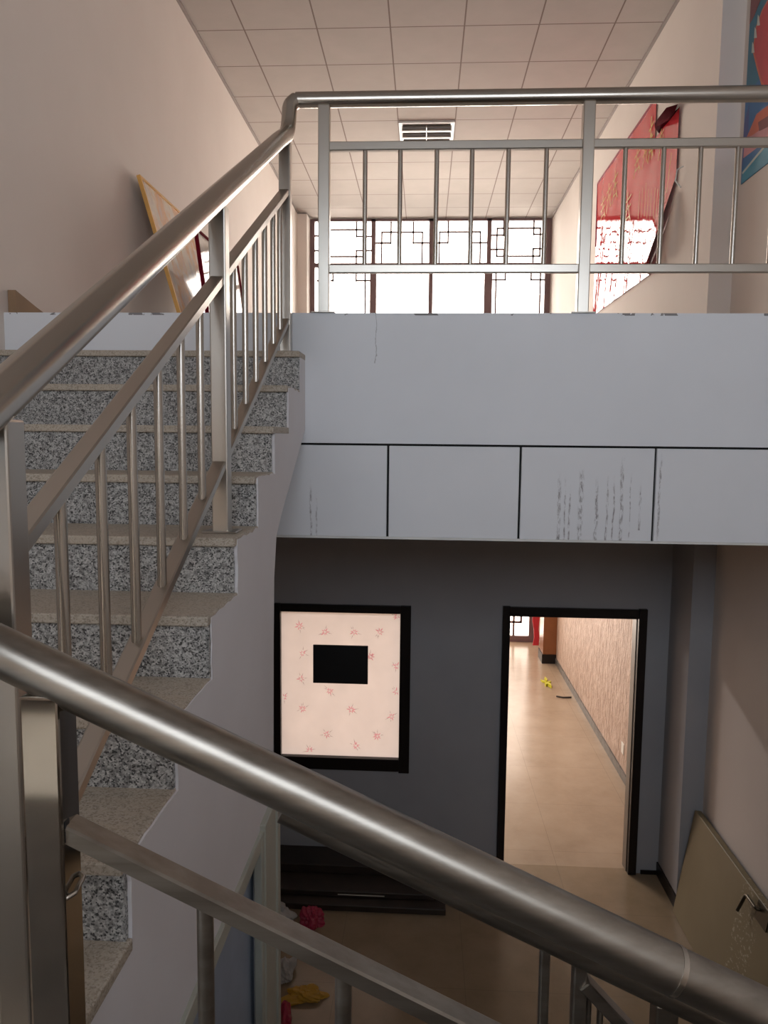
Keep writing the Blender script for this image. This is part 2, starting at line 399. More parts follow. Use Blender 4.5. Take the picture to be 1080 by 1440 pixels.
# fascia of the gallery edge
struct(MB().box(XL, XN, ZS, ZS+.03, -.030, F).build('trim_1', M['fascia']))
mb = MB(); mb.box(XL, XN, ZS+.022, ZS+.032, -.465, -.025); struct(mb.build('trim_2', M['darkgap']))
jx = [XL, -.765, -.165, .435, 1.035, 1.635, XN]
for i, (a, b) in enumerate(zip(jx, jx[1:])):
    struct(MB().box(a+.005, b-.005, ZS+.006, ZS+.024, -.458, -.040).bevel(.002, 1).build('trim_%d' % (i+3), M['panel']))
struct(MB().box(XL, XN, ZS+.002, ZS+.028, -.468, -.458).build('trim_9', M['white']))
struct(MB().box(XL-.0, -1.80, YW-.35, YW, F, H-.02).build('wall_left_pier', M['wall']))
mb = MB(); mb.box(XL, XL+.022, YB, YW-.36, H-.02, H-.0005); struct(mb.build('trim_10', M['ceil_trim']))
mb = MB(); mb.box(XR-.022, XR, 5.2, YW-.04, H-.02, H-.0005); struct(mb.build('trim_11', M['ceil_trim']))
# skirtings
mb = MB(); mb.box(XR-.012, XR, 5.19, YD, L, L+.10); mb.box(DX1+.09, XR-.012, YD-.012, YD, L, L+.03); struct(mb.build('baseboard_right', M['black_wood']))
mb = MB(); mb.box(2.015, 2.03, YD+.12, 11.08, L, L+.09); struct(mb.build('baseboard_shop', M['skirt_grey']))
# stairwell window behind the camera
t = struct(empty('window_3', (0, YB-.1, BWZ0)))
mb = MB()
for x in (BWX0, -.6, .6, BWX1-.06): mb.box(x, x+.06, YB-.13, YB-.07, BWZ0, BWZ1)
for z in (BWZ0, BWZ1-.06): mb.box(BWX0, BWX1, YB-.13, YB-.07, z, z+.06)
mb.build('window_frame', M['maroon'], t)
MB().box(BWX0, BWX1, YB-.102, YB-.098, BWZ0, BWZ1).build('pane', M['glass'], t)
# far hall window (upper floor)
LAT = [[(-1.74, 3.06), (-1.51, 3.06), (-1.51, 3.26)], [(-1.63, 3.15), (-0.96, 3.15), (-0.96, 2.75), (-1.63, 2.75), (-1.63, 3.15)], [(-1.09, 3.25), (-1.09, 3.05), (-0.86, 3.05)], [(-1.09, 2.62), (-1.09, 2.84), (-0.86, 2.84)], [(-1.74, 2.84), (-1.51, 2.84), (-1.51, 2.62)], [(-1.09, 2.57), (-1.09, 2.39), (-0.88, 2.39)], [(-0.95, 2.57), (-0.95, .65)], [(-1.58, 2.57), (-1.58, .65)], [(-1.69, 2.39), (-1.45, 2.39), (-1.45, 2.57)], [(-0.79, 2.95), (-0.56, 2.95), (-0.56, 3.25)], [(-0.7, 2.62), (-0.7, 3.11), (-0.08, 3.11), (-0.08, 2.62)], [(-0.22, 3.25), (-0.22, 2.95), (0.02, 2.95)], [(0.1, 2.95), (0.31, 2.95), (0.31, 3.26)], [(0.18, 2.64), (0.18, 3.11), (0.8, 3.11), (0.8, 2.64)], [(0.67, 3.26), (0.67, 2.95), (0.89, 2.95)], [(1.05, 3.16), (1.7, 3.16), (1.7, 2.75), (1.05, 2.75), (1.05, 3.16)], [(0.96, 3.06), (1.15, 3.06), (1.15, 3.27)], [(1.6, 3.26), (1.6, 3.07), (1.82, 3.07)], [(1.6, 2.65), (1.6, 2.86), (1.82, 2.86)], [(0.96, 2.85), (1.16, 2.85), (1.16, 2.65)], [(0.96, 2.4), (1.19, 2.4), (1.19, 2.57)], [(1.58, 2.57), (1.58, 2.4), (1.8, 2.4)], [(1.05, 2.57), (1.05, .65)], [(1.72, 2.57), (1.72, .65)]]
def lattice(mb, paths, y, hw=.0125):
    for pa in paths:
        for (x0, z0), (x1, z1) in zip(pa, pa[1:]):
            mb.box(min(x0, x1)-hw, max(x0, x1)+hw, y-hw, y+hw, min(z0, z1)-hw, max(z0, z1)+hw)
wx0, wx1 = -1.80, XR
t = struct(empty('window_1', (0, YW, F)))
mb = MB()
mb.box(wx0, wx0+.07, YW-.03, YW+.05, F, H-.01); mb.box(wx1-.085, wx1, YW-.03, YW+.05, F, H-.01)
for xc, wlo, wup in ((-.827, .10, .065), (.057, .065, .07), (.933, .12, .065)):
    mb.box(xc-wlo/2, xc+wlo/2, YW-.03, YW+.05, F, 2.6); mb.box(xc-wup/2, xc+wup/2, YW-.03, YW+.05, 2.6, H-.01)
mb.box(wx0+.07, wx1-.085, YW-.03, YW+.05, H-.045, H-.01); mb.box(wx0+.07, wx1-.085, YW-.028, YW+.048, 2.585, 2.65); mb.box(wx0+.07, wx1-.085, YW-.028, YW+.048, F, F+.1)
mb.build('window_frame', M['maroon'], t)
mb = MB(); lattice(mb, LAT, YW); mb.build('lattice', M['maroon'], t)
for a, b in ((wx0+.07, -.877), (-.777, .025), (.09, .873), (.993, wx1-.085)):
    for z0, z1 in ((F+.1, 2.585), (2.65, H-.045)): MB().box(a, b, YW+.018, YW+.022, z0, z1).build('pane', M['glass'], t)
# far shop window (lower floor)
t = struct(empty('window_2', (0, YE, L)))
mb = MB(); sx0, sx1, st = XL, 1.88, -.9
for xc in (sx0+.04, -1.0, -.05, .9, sx1-.05): mb.box(xc-.05, xc+.05, YE-.03, YE+.03, L, st)
mb.box(sx0, sx1, YE-.031, YE+.031, L, L+.10); mb.box(sx0, sx1, YE-.031, YE+.031, st-.08, st)
mb.build('window_frame', M['maroon'], t)
mb = MB(); lattice(mb, [[(1.45, L+.33), (1.65, L+.33), (1.65, L+.75), (1.45, L+.75)], [(1.53, L+.1), (1.53, L+.48), (1.83, L+.48)], [(1.53, L+.48), (1.53, L+.62), (1.83, L+.62)]], YE, .017); mb.build('lattice', M['maroon'], t)
for a, b in ((sx0+.09, -1.05), (-.95, -.1), (0, .85), (.95, sx1-.1)): MB().box(a, b, YE+.008, YE+.012, L+.1, st-.08).build('pane', M['tinted'], t)
mb = MB(); mb.box(sx0, sx1, YE-.03, YE+.06, st, LC); mb.box(sx1, 2.03, YE-.03, YE+.06, L, LC); struct(mb.build('wall_far_shop', M['wall']))
# doorway casing
t = struct(empty('door_1', (1.15, YD, L)))
mb = MB(); mb.box(DX0-.045, DX0+.012, YD-.03, YD+.02, L, DT+.065); mb.box(DX1-.012, DX1+.05, YD-.03, YD+.02, L, DT+.065); mb.box(DX0+.012, DX1-.012, YD-.028, YD+.02, DT-.012, DT+.06)
mb.bevel(.004, 2).build('casing', M['black_wood'], t)
mb = MB(); mb.box(DX0, DX0+.012, YD+.02, YD+.12, L, DT); mb.box(DX1-.018, DX1, YD+.02, YD+.12, L, DT); mb.box(DX0+.012, DX1-.018, YD+.02, YD+.12, DT-.012, DT)
mb.build('door_lining', M['lining'], t)
# papered window beside the doorway
t = struct(empty('window_4', (-.62, YD, WB)))
mb = MB(); mb.box(WX0-.045, WX0+.008, YD-.03, YD+.02, WB-.085, WT+.055); mb.box(WX1-.01, WX1+.072, YD-.03, YD+.02, WB-.10, WT+.055); mb.box(WX0+.008, WX1-.01, YD-.028, YD+.02, WT-.008, WT+.053); mb.box(WX0+.008, WX1-.01, YD-.028, YD+.02, WB-.09, WB+.008)
mb.bevel(.004, 2).build('casing', M['black_wood'], t)
mb = MB(); mb.box(WX0, WX1, YD+.022, YD+.024, WB, WT, 0)
FL = [(-0.952, -1.472), (-0.752, -1.515), (-0.523, -1.509), (-0.324, -1.504), (-0.928, -1.689), (-0.939, -1.895), (-0.394, -1.702), (-0.188, -1.772), (-0.713, -1.985), (-0.926, -2.136), (-1.072, -2.044), (-0.542, -2.132), (-0.226, -2.177), (-0.736, -2.339), (-0.335, -2.34), (-0.506, -2.422), (-0.872, -2.475), (-0.19, -1.376), (-0.19, -1.976)]
rnd = random.Random(3)
for fx, fz in FL:
    n = rnd.randint(7, 9); a0 = rnd.random()*6
    for k in range(n):
        a = a0+k*2*PI/n+rnd.uniform(-.2, .2); r = rnd.uniform(.022, .042); r1 = rnd.uniform(.006, .012); s = .18
        p = [(fx+r1*math.cos(a-s*2), fz+r1*math.sin(a-s*2)), (fx+r*.6*math.cos(a-s), fz+r*.6*math.sin(a-s)), (fx+r*math.cos(a), fz+r*math.sin(a)), (fx+r*.6*math.cos(a+s), fz+r*.6*math.sin(a+s)), (fx+r1*math.cos(a+s*2), fz+r1*math.sin(a+s*2))]
        if all(WX0+.01 < q[0] < WX1-.012 and WB+.01 < q[1] < WT-.01 for q in p): mb.poly([(q[0], YD+.0212, q[1]) for q in p], 1)
    for k in range(4):
        a = rnd.uniform(0, 2*PI); r1, r2 = .03, rnd.uniform(.045, .065); d = .0022
        p = [(fx+r1*math.cos(a)-d*math.sin(a), fz+r1*math.sin(a)+d*math.cos(a)), (fx+r2*math.cos(a), fz+r2*math.sin(a)), (fx+r1*math.cos(a)+d*math.sin(a), fz+r1*math.sin(a)-d*math.cos(a))]
        if all(WX0+.01 < q[0] < WX1-.012 and WB+.01 < q[1] < WT-.01 for q in p): mb.poly([(q[0], YD+.0211, q[1]) for q in p], 2)
mb.build('window_film', [M['film'], M['flower'], M['stem']], t)
mb = MB(); mb.box(-.842, -.413, YD+.008, YD+.0205, -1.92, -1.614).bevel(.003, 1); mb.build('dark_panel', M['black'], t)

# ------------------------------------------------------------------ staircase
XS = -.545; R = .1655; G = .279; H0 = .365; Y0 = 3.25; NT_ = 10
nos = [(Y0-G*k, H0-R*k) for k in range(NT_)]        # tread nosings, top first
TT = .026
stair = thing('staircase', (-1.2, 2.0, L), 'speckled grey granite staircase with white plastered side rising to the gallery', 'staircase')
rj = random.Random(5)
def jag(a, b, n=7, amp=.005):
    out = []
    for i in range(1, n): 
        q = i/n; out.append((a[0]+(b[0]-a[0])*q+rj.uniform(-amp, amp), a[1]+(b[1]-a[1])*q+rj.uniform(-amp, amp)))
    return out
prof = []
for k in range(NT_):                                 # stepped upper edge, from the gallery down to the landing
    yk, hk = nos[k]; yn = nos[k-1][0] if k else ZS
    prof += [(yn-(.0 if k else 0)+.017*(k > 0), hk-TT*.3), (yk+.017, hk-TT*.3)]
LAND = H0-R*NT_
prof.append((nos[-1][0]+.017, LAND))
rough = [prof[0]]
for a, b in zip(prof, prof[1:]): rough += jag(a, b) + [b]
CY0, CY1, CT = 1.50, 2.44, -1.352
low = [(.45, LAND), (.45, L+.002), (CY0, L+.002), (CY0, CT), (CY1, CT), (CY1, L+.002), (2.645, L+.002), (2.655, -1.2), (2.67, -.75), (2.685, -.52), (2.73, -.37), (2.83, -.30), (ZS-.002, .03)]
side = MB(); side.prism([(ZS-.002, H0-TT*.3)] + rough[1:] + low, 'x', XS-.09, XS); so = side.build('plastered_side', M['stair_side'], stair)
# stepped core under the treads
core = [(ZS-.002, H0-TT)]
for k in range(NT_):
    yk, hk = nos[k]; core += [(yk+.02, hk-TT), (yk+.02, hk-R-(TT if k < NT_-1 else 0))]
core += [(nos[-1][0]+.02, LAND-.15), (2.75, -.40), (ZS-.002, .02)]
MB().prism(core, 'x', XL+.001, XS-.091).build('stair_core', M['stair_side'], stair)
MB().box(XL+.001, XS-.091, 2.56, 2.64, L+.002, -.47).build('under_stair_wall', M['wall_low'], stair)
for k in range(NT_):
    yk, hk = nos[k]; yn = (nos[k-1][0] if k else ZS-.002)+.018
    yn = min(yn, ZS-.003)
    MB().box(XL+.002, XS-.004+rj.uniform(-.003, .006), yk-.012, yn, hk-TT, hk).bevel(.004, 2).build('tread', M['tread'], stair)
    if k < NT_-1: zb = hk-R
    else: zb = LAND
    MB().box(XL+.002, XS-.006+rj.uniform(-.004, .004), yk+.004, yk+.02, zb, hk-TT).build('riser', M['granite'], stair)
# landing and the flight that goes down to the right, under the viewer
struct(MB().box(XL, -.5, YB, nos[-1][0]+.004, LAND-.18, LAND).build('floor_landing', M['dark_stone']))
mb = MB(); pr = [(-.5, LAND)]
z = LAND; x = -.5
for k in range(7): pr += [(x, z-.15), (x+.333, z-.15)] if k else [(x+.333, z)]; z -= .15 if k else 0; x += .333
pr += [(XN, z), (XN, z-.2), (x-.2, z-.2), (-.5, LAND-.22)]
mb.prism(pr, 'y', YB, 1.42); struct(mb.build('floor_lower_flight', M['dark_stone']))
struct(MB().box(XL, -1.22, -1.32, -.56, LAND, LAND+.012).build('trim_12', M['bounce_slab']))     # unseen pale slab, added to reflect a bright patch into the newel
# cupboard door under the stairs
t = struct(empty('door_2', (XS, 2.0, L)))
mb = MB(); mb.box(XS-.015, XS+.012, CY0-.0, CY0+.055, L, CT); mb.box(XS-.015, XS+.014, CY1-.055, CY1, L, CT); mb.box(XS-.015, XS+.012, CY0+.055, CY1-.055, CT-.055, CT)
mb.box(XS-.003, XS+.02, CY1-.02, CY1+.19, L+.002, CT+.02); mb.box(XS-.003, XS+.028, CY1+.15, CY1+.20, L+.002, CT+.02)
mb.bevel(.003, 1).build('door_frame', M['jamb'], t)
MB().box(XS-.06, XS-.03, CY0, CY1, L+.01, CT).build('door_panel', M['door_blue'], t)

# ------------------------------------------------------------------ railings
UX = -.62
def uph(y): return .074+.548*(y-1.109)
rail = thing('stair_railing', (UX, 2.2, 0), 'steel railing of the granite upper flight, flat bars above round balusters', 'railing')
mb = MB(); mb.tube(rounded([(UX+.03, 3.44, 1.478), (UX+.004, 3.425, 1.45), (UX, 3.40, uph(3.40)-.01), (UX, 3.2, uph(3.2)), (UX, .62, uph(.62))], .09), .033, 20)
mb.build('handrail', M['steel'], rail)
def post(parent, x, y, z0, z1, hw=.025, name='post', plate=True, mat='steel_flat'):
    p = MB().box(x-hw, x+hw, y-hw, y+hw, z0, z1).bevel(.004, 2).build(name, M[mat], parent)
    if plate: MB().box(x-hw-.028, x+hw+.028, y-hw-.02, y+hw+.02, z0, z0+.006).bevel(.002, 1).build('base_plate', M['steel_flat'], p)
    return p
post(rail, UX, 3.335, H0, uph(3.335)-.03); post(rail, UX, 2.26, nos[4][1], uph(2.26)-.03); post(rail, UX, 1.065, nos[8][1], uph(1.065)-.03, plate=False)
for a, b in ((3.310, 2.285), (2.235, 1.09)):
    MB().bar((UX, a, uph(a)-.235), (UX, b, uph(b)-.235), .0125, .02).build('middle_bar', M['steel_flat'], rail)
    MB().bar((UX, a, uph(a)-.78), (UX, b, uph(b)-.78), .0125, .02).build('bottom_bar', M['steel_flat'], rail)
for y in (1.238, 1.403, 1.56, 1.724, 1.89, 2.055, 2.42, 2.58, 2.74, 2.90, 3.06, 3.20):
    MB().tube([(UX, y, uph(y)-.775), (UX, y, uph(y)-.24)], .011, 12).build('baluster', M['steel'], rail)

gal = thing('gallery_railing', (.7, 3.44, F), 'level steel guard railing along the upper gallery edge', 'railing')
GY = 3.44; GH = 1.478
MB().tube([(UX+.03, GY, GH), (XN-.01, GY, GH)], .033, 20).build('handrail', M['steel'], gal)
posts = (-.464, .69, 1.845)
for x in posts: post(gal, x, GY, F, GH-.028, .0255)
for a, b in zip(posts, posts[1:]):
    for z, nm in ((1.278, 'middle_bar'), (.75, 'bottom_bar')): MB().bar((a+.025, GY, z), (b-.025, GY, z), .019, .0125).build(nm, M['steel_flat'], gal)
for x in (-.282, -.126, .035, .19, .349, .514, .854, 1.018, 1.175, 1.332, 1.49, 1.65):
    MB().tube([(x, GY, .765), (x, GY, 1.262)], .0105, 12).build('baluster', M['steel'], gal)

NY = .98
def nh(x): return -.352-.455*(x+.469)
near = thing('stair_railing', (.4, NY, LAND), 'large steel handrail and flat bar sloping down to the right in the foreground', 'railing')
MB().tube([(-.95, NY, nh(-.95)), (.355, NY, nh(.355))], .0335, 24).build('handrail', M['steel_scuffed'], near)
MB().tube([(.352, NY, nh(.352)), (1.7, NY, nh(1.7))], .0325, 24).build('handrail', M['steel_scuffed'], near)
MB().tube([(.349, NY, nh(.349)), (.356, NY, nh(.356))], .0342, 24).build('weld_ring', M['steel'], near)
np_ = post(near, -.517, NY, LAND, nh(-.517)-.025, .0275, plate=False, mat='steel_polished')
MB().tube([(-.493, NY-.02, -.648), (-.482, NY-.012, -.643), (-.482, NY+.015, -.636), (-.49, NY+.02, -.634)], .004, 8).build('clip', M['steel'], np_)
MB().box(-.4898, -.4885, NY-.02, NY-.008, -.565, -.535).build('slot', M['black'], np_)
def nm_(x): return -.567-.475*(x+.466)
MB().bar((-.496, NY, nm_(-.496)), (1.6, NY, nm_(1.6)), .0125, .02).build('middle_bar', M['steel_scuffed'], near)
for x in (-.30, -.103, .10, .30, .50, .70, .90, 1.1): MB().tube([(x, NY, nm_(x)-.50), (x, NY, nm_(x)-.01)], .012, 12).build('baluster', M['steel_scuffed'], near)
MB().bar((-.496, NY, nm_(-.496)-.50), (1.6, NY, nm_(1.6)-.50), .0125, .02).build('bottom_bar', M['steel_flat'], near)
for x in (1.55,): post(near, x, NY, -2.21, nh(x)-.03, .025)

SY = 1.27
def sh(x): return -.742-.465*(x+.06)
sec = thing('stair_railing', (.5, SY, -1.6), 'second dark steel handrail half hidden just beneath the large foreground handrail', 'railing')
MB().tube(rounded([(-.24, SY, sh(-.24)-.0), (1.5, SY, sh(1.5))], .02), .033, 16).build('handrail', M['steel_scuffed'], sec)
for x, hw in ((.23, .009), (.292, .0125), (.445, .02)): post(sec, x, SY, sh(x)-.75, sh(x)-.02, hw, plate=False, mat='steel_scuffed')
MB().bar((.30, SY, -.97), (.44, SY, -1.12), .011, .018).build('brace_bar', M['steel_scuffed'], sec)
for x in (.318, .34, .365): MB().tube([(x, SY+.03, -1.5), (x, SY+.03, -.965-1.07*(x-.295))], .006, 8).build('baluster', M['steel_scuffed'], sec)

# ------------------------------------------------------------------ upper hall furnishings
lamp = thing('ceiling_light', (-.029, 8.52, H), 'unlit square fluorescent grille light set in the tiled ceiling', 'light')
lx0, lx1, ly0, ly1 = -.325, .267, 8.224, 8.814
mb = MB(); 
mb.box(lx0, lx1, ly0, ly0+.03, H-.022, H-.001); mb.box(lx0, lx1, ly1-.03, ly1, H-.022, H-.001); mb.box(lx0, lx0+.03, ly0+.03, ly1-.03, H-.022, H-.001); mb.box(lx1-.03, lx1, ly0+.03, ly1-.03, H-.022, H-.001)
mb.build('frame', M['white'], lamp)
MB().box(lx0+.03, lx1-.03, ly0+.03, ly1-.03, H-.004, H-.001).build('reflector', M['aluminium'], lamp)
for i in range(3):
    y = ly0+.115+i*.18
    MB().tube([(lx0+.04, y, H-.032), (lx1-.04, y, H-.032)], .028, 12).build('fluorescent_tube', M['tube'], lamp)
for i in range(2):
    y = ly0+.205+i*.18
    MB().box(lx0+.03, lx1-.03, y-.012, y+.012, H-.035, H-.004).build('louver', M['aluminium'], lamp)
for x in (-.03,): MB().box(x-.003, x+.003, ly0+.03, ly1-.03, H-.06, H-.035).build('louver', M['aluminium'], lamp)

# red banner on the right wall
bx = XR-.006
ban = thing('wall_banner', (bx, 7.3, 1.37), 'glossy red banner with gold writing and a folded upper corner on the right wall', 'banner')
mb = MB(); ny, nz = 44, 22; y0, y1, z0, z1 = 5.93, 8.62, 1.37, 2.79
def bpos(u, v):
    y = y0+(y1-y0)*u; z = z0+(z1-z0)*v; x = bx-.004-.006*math.sin(u*17+v*3)**2
    # lower near corner drawn in and lifting off the wall
    if v < .42 and u < .22:
        k = (.42-v)/.42*(.22-u)/.22; y += .42*k; x -= .10*k
    return (x, y, z)
grid = [[None]*(nz+1) for _ in range(ny+1)]
for i in range(ny+1):
    for j in range(nz+1):
        p = bpos(i/ny, j/nz); grid[i][j] = mb.bm.verts.new((p[0], p[1], p[2]+ZC))
for i in range(ny):
    for j in range(nz):
        u, v = (i+.5)/ny, (j+.5)/nz
        if u < .235 and v > 1-.26*(1-u/.235*.0) and v > .77: continue         # folded-down corner
        f = mb.bm.faces.new((grid[i][j], grid[i+1][j], grid[i+1][j+1], grid[i][j+1])); f.smooth = True
for vtx in [v for v in mb.bm.verts if not v.link_faces]: mb.bm.verts.remove(vtx)
mb.build('sheet', M['banner'], ban)
mb = MB(); mb.box(bx-.012, bx-.001, 6.58, y1, z1-.012, z1+.012); mb.box(bx-.012, bx-.001, y1, y1+.02, z0+.75, z1+.01); mb.build('hem', M['banner_edge'], ban)
# folded-over corner showing the dark back, and the curled lower edge
def ribbon(name, mat, rows, parent):
    mb = MB(); g = [[mb.bm.verts.new((x, y, z+ZC)) for x, y, z in r] for r in rows]
    for a, b in zip(g, g[1:]):
        for k in range(len(a)-1): mb.bm.faces.new((a[k], a[k+1], b[k+1], b[k])).smooth = True
    bmesh.ops.solidify(mb.bm, geom=mb.bm.faces[:], thickness=.003)
    return mb.build(name, mat, parent)
ribbon('folded_corner', M['banner_back'], [
    [(bx-.006, 5.93, 2.46), (bx-.006, 6.15, 2.46), (bx-.006, 6.42, 2.46)],
    [(bx-.045, 5.93, 2.43), (bx-.06, 6.15, 2.44), (bx-.05, 6.40, 2.50)],
    [(bx-.055, 5.91, 2.40), (bx-.085, 6.14, 2.46), (bx-.055, 6.39, 2.53)],
    [(bx-.030, 5.90, 2.47), (bx-.060, 6.08, 2.52), (bx-.045, 6.34, 2.545)]], ban)
ribbon('curled_edge', M['pinkcloth'], [
    [(bx-.010, 5.935, 1.84), (bx-.020, 5.90, 1.84)],
    [(bx-.030, 5.96, 1.72), (bx-.050, 5.88, 1.72)],
    [(bx-.060, 6.04, 1.58), (bx-.085, 5.90, 1.57)],
    [(bx-.085, 6.13, 1.46), (bx-.11, 5.98, 1.44)],
    [(bx-.090, 6.24, 1.385), (bx-.11, 6.12, 1.372)]], ban)
# gold writing: brushed characters running along the banner
rg = random.Random(11)
def stroke(gm, pts, wd):
    P = [(bx-.0145, p[0], p[1]) for p in pts]
    for (a, b) in zip(P, P[1:]):
        d = Vector((0, b[1]-a[1], b[2]-a[2]))
        n = Vector((0, -d.z, d.y)).normalized()*wd/2
        gm.poly([(a[0], a[1]-n.y, a[2]-n.z), (b[0], b[1]-n.y*.6, b[2]-n.z*.6), (b[0], b[1]+n.y*.6, b[2]+n.z*.6), (a[0], a[1]+n.y, a[2]+n.z)])
def glyph(cy, cz, sw, shh, seed):
    q = random.Random(seed); gm = MB()
    def T(x, z): return (cy-x*sw, cz+z*shh)
    wd = .05*shh
    stroke(gm, [T(-.40, .22), T(.0, .26), T(.42, .32)], wd)
    stroke(gm, [T(-.05, .5), T(-.08, .1), T(-.22, -.25), T(-.42, -.5)], wd*1.2)
    stroke(gm, [T(.02, .12), T(.2, -.2), T(.45, -.46)], wd)
    stroke(gm, [T(-.35, -.05), T(.05, .0), T(.38, .04)], wd*.8)
    if q.random() < .5: stroke(gm, [T(-.30, -.3), T(.25, -.28), T(.22, -.5)], wd)
    else: stroke(gm, [T(.3, .2), T(.32, -.1), T(.2, -.4)], wd)
    gm.build('gold_character', M['gold'], ban, normals=False)
glyph(6.62, 2.50, .16, .36, 1); glyph(7.02, 2.46, .24, .24, 4); glyph(6.78, 2.44, .18, .22, 2); glyph(6.33, 2.36, .14, .24, 6)
glyph(8.29, 2.43, .26, .26, 3); glyph(8.05, 2.47, .24, .28, 5); glyph(7.80, 2.50, .24, .30, 9); glyph(7.28, 2.13, .26, .30, 7)
gm = MB()
for k, (y, z) in enumerate(((6.91, 1.93), (6.82, 1.92), (6.72, 1.90), (6.64, 1.86), (6.55, 1.83), (6.45, 1.80), (6.38, 1.80))): stroke(gm, [(y, z), (y-.015, z+.20+.08*rg.random())], .008)
stroke(gm, [(6.16, 1.80), (6.10, 2.02), (6.05, 2.18)], .012)
tag(gm.build('gold_lines', M['gold'], ban, normals=False), kind='stuff')
mb = MB(); mb.tube([(XR-.002, 5.85, 1.86), (XR-.05, 5.83, 1.90), (XR-.05, 5.80, 1.97), (XR-.01, 5.79, 1.99)], .005, 8)
tag(mb.build('wall_hook', M['white']), 'small white hook on the wall just beside the red banner', 'hook')

# blue poster on the nearer wall
px = XN-.004
pos_ = thing('poster', (px, 4.4, 1.66), 'blue poster with red and orange shapes at the right edge of the wall', 'poster')
mb = MB()
def pp(pts, m, dx): mb.poly([(px-dx, y, z) for y, z in pts], m)
PY = 5.125
mb.box(px-.002, px+.003, 3.7, PY, 1.645, 3.25, 0)
pp([(PY, 2.20), (PY, 1.645), (3.7, 1.645), (3.7, 2.20)], 1, .0024)
pp([(PY, 2.02), (5.06, 2.12), (5.05, 1.92), (PY, 1.74)], 2, .0028)
pp([(5.106, 1.724), (4.60, 1.80), (3.7, 1.95), (3.7, 1.645), (5.115, 1.645)], 3, .0030)
pp([(5.113, 1.715), (4.70, 1.785), (4.70, 1.765), (5.10, 1.700)], 4, .0040)
pp([(PY, 2.78), (4.95, 2.70), (5.06, 2.635), (PY, 2.62)], 7, .0030)
pp([(5.10, 1.915), (4.75, 1.865), (4.3, 1.80), (4.3, 1.76), (5.105, 1.80)], 9, .0036)
pp([(5.068, 1.915), (4.937, 2.003), (4.4, 1.95), (4.4, 1.84), (4.985, 1.895)], 6, .0042)
pp([(4.909, 1.942), (4.45, 1.88), (4.45, 1.80), (4.883, 1.88)], 7, .0048)
c0 = (4.62, 2.36)
blob = [(5.034, 2.424), (5.005, 2.545), (4.93, 2.60), (4.80, 2.63), (4.6, 2.60), (4.4, 2.5), (4.3, 2.35), (4.4, 2.16), (4.6, 2.05), (4.80, 2.09), (4.883, 2.165), (4.957, 2.285)]
pp([(c0[0]+(y-c0[0])*1.05, c0[1]+(z-c0[1])*1.05) for y, z in blob], 6, .0034)
pp(blob, 5, .0040)
for y, z in ((4.99, 2.58), (5.025, 2.525), (5.05, 2.45)): pp([(y-.03, z-.05), (y+.015, z-.03), (y+.012, z+.035), (y-.01, z+.01)], 4, .0050)
mb.build('print', [M['p_teal'], M['p_blue'], M['p_deep'], M['p_cyan'], M['p_pale'], M['p_red'], M['p_orange'], M['p_brown'], M['p_pale'], M['p_pink']], pos_, normals=False)

# framed pictures leaning on the left wall
def leaning(name, label, ya, length, height, foot, top_x, frame_m, pic_m, group, fw_=.016, th=.025, zt=None):
    t = thing(name, (XL+foot/2, ya+length/2, F), label, 'picture', group)
    def W(a, b, d):    # a along wall, b up the panel, d out from the panel face
        s = Vector((XL+foot, 0, F+.002)); e = Vector((top_x, 0, F+height)); dv = e-s; nrm = Vector((dv.z, 0, -dv.x)).normalized()
        p = s+dv*b+nrm*d; return (p.x, ya+a, p.z)
    def slab(a0, a1, b0, b1, d0, d1, mb):
        v = [mb.bm.verts.new(Vector(W(a, b, d))+Vector((0, 0, ZC))) for d in (d0, d1) for b in (b0, b1) for a in (a0, a1)]
        for f in ((0,2,3,1),(4,5,7,6),(0,1,5,4),(2,6,7,3),(0,4,6,2),(1,3,7,5)): mb.bm.faces.new([v[i] for i in f])
    fb = fw_/height; mb = MB()
    slab(0, length, 0, fb, 0, th, mb); slab(0, length, 1-fb, 1, 0, th, mb); slab(0, fw_, fb, 1-fb, 0, th, mb); slab(length-fw_, length, fb, 1-fb, 0, th, mb)
    mb.build('frame', frame_m, t)
    mb = MB(); slab(fw_, length-fw_, fb, 1-fb, .004, th*.6, mb); mb.build('print', pic_m, t)
    return t
leaning('framed_picture', 'gilt framed picture leaning on the left wall, rearmost of the pair', 4.97, 1.25, 1.13, .36, XL+.035, M['gold_frame'], M['paint_a'], 'pictures leaning on the left wall')
leaning('framed_picture', 'shiny picture whitened by painted window glare in a dark red frame leaning in front of the gilt one', 5.12, 1.15, .84, .47, XL+.36, M['banner_back'], M['paint_b'], 'pictures leaning on the left wall')
mb = MB(); mb.prism([(3.440, F+.001), (3.90, F+.001), (3.62, F+.062), (3.440, F+.108)], 'x', XL+.002, XL+.04); tag(mb.build('cardboard_piece', M['card']), 'brown cardboard piece lying on the gallery floor against the left wall', 'cardboard')

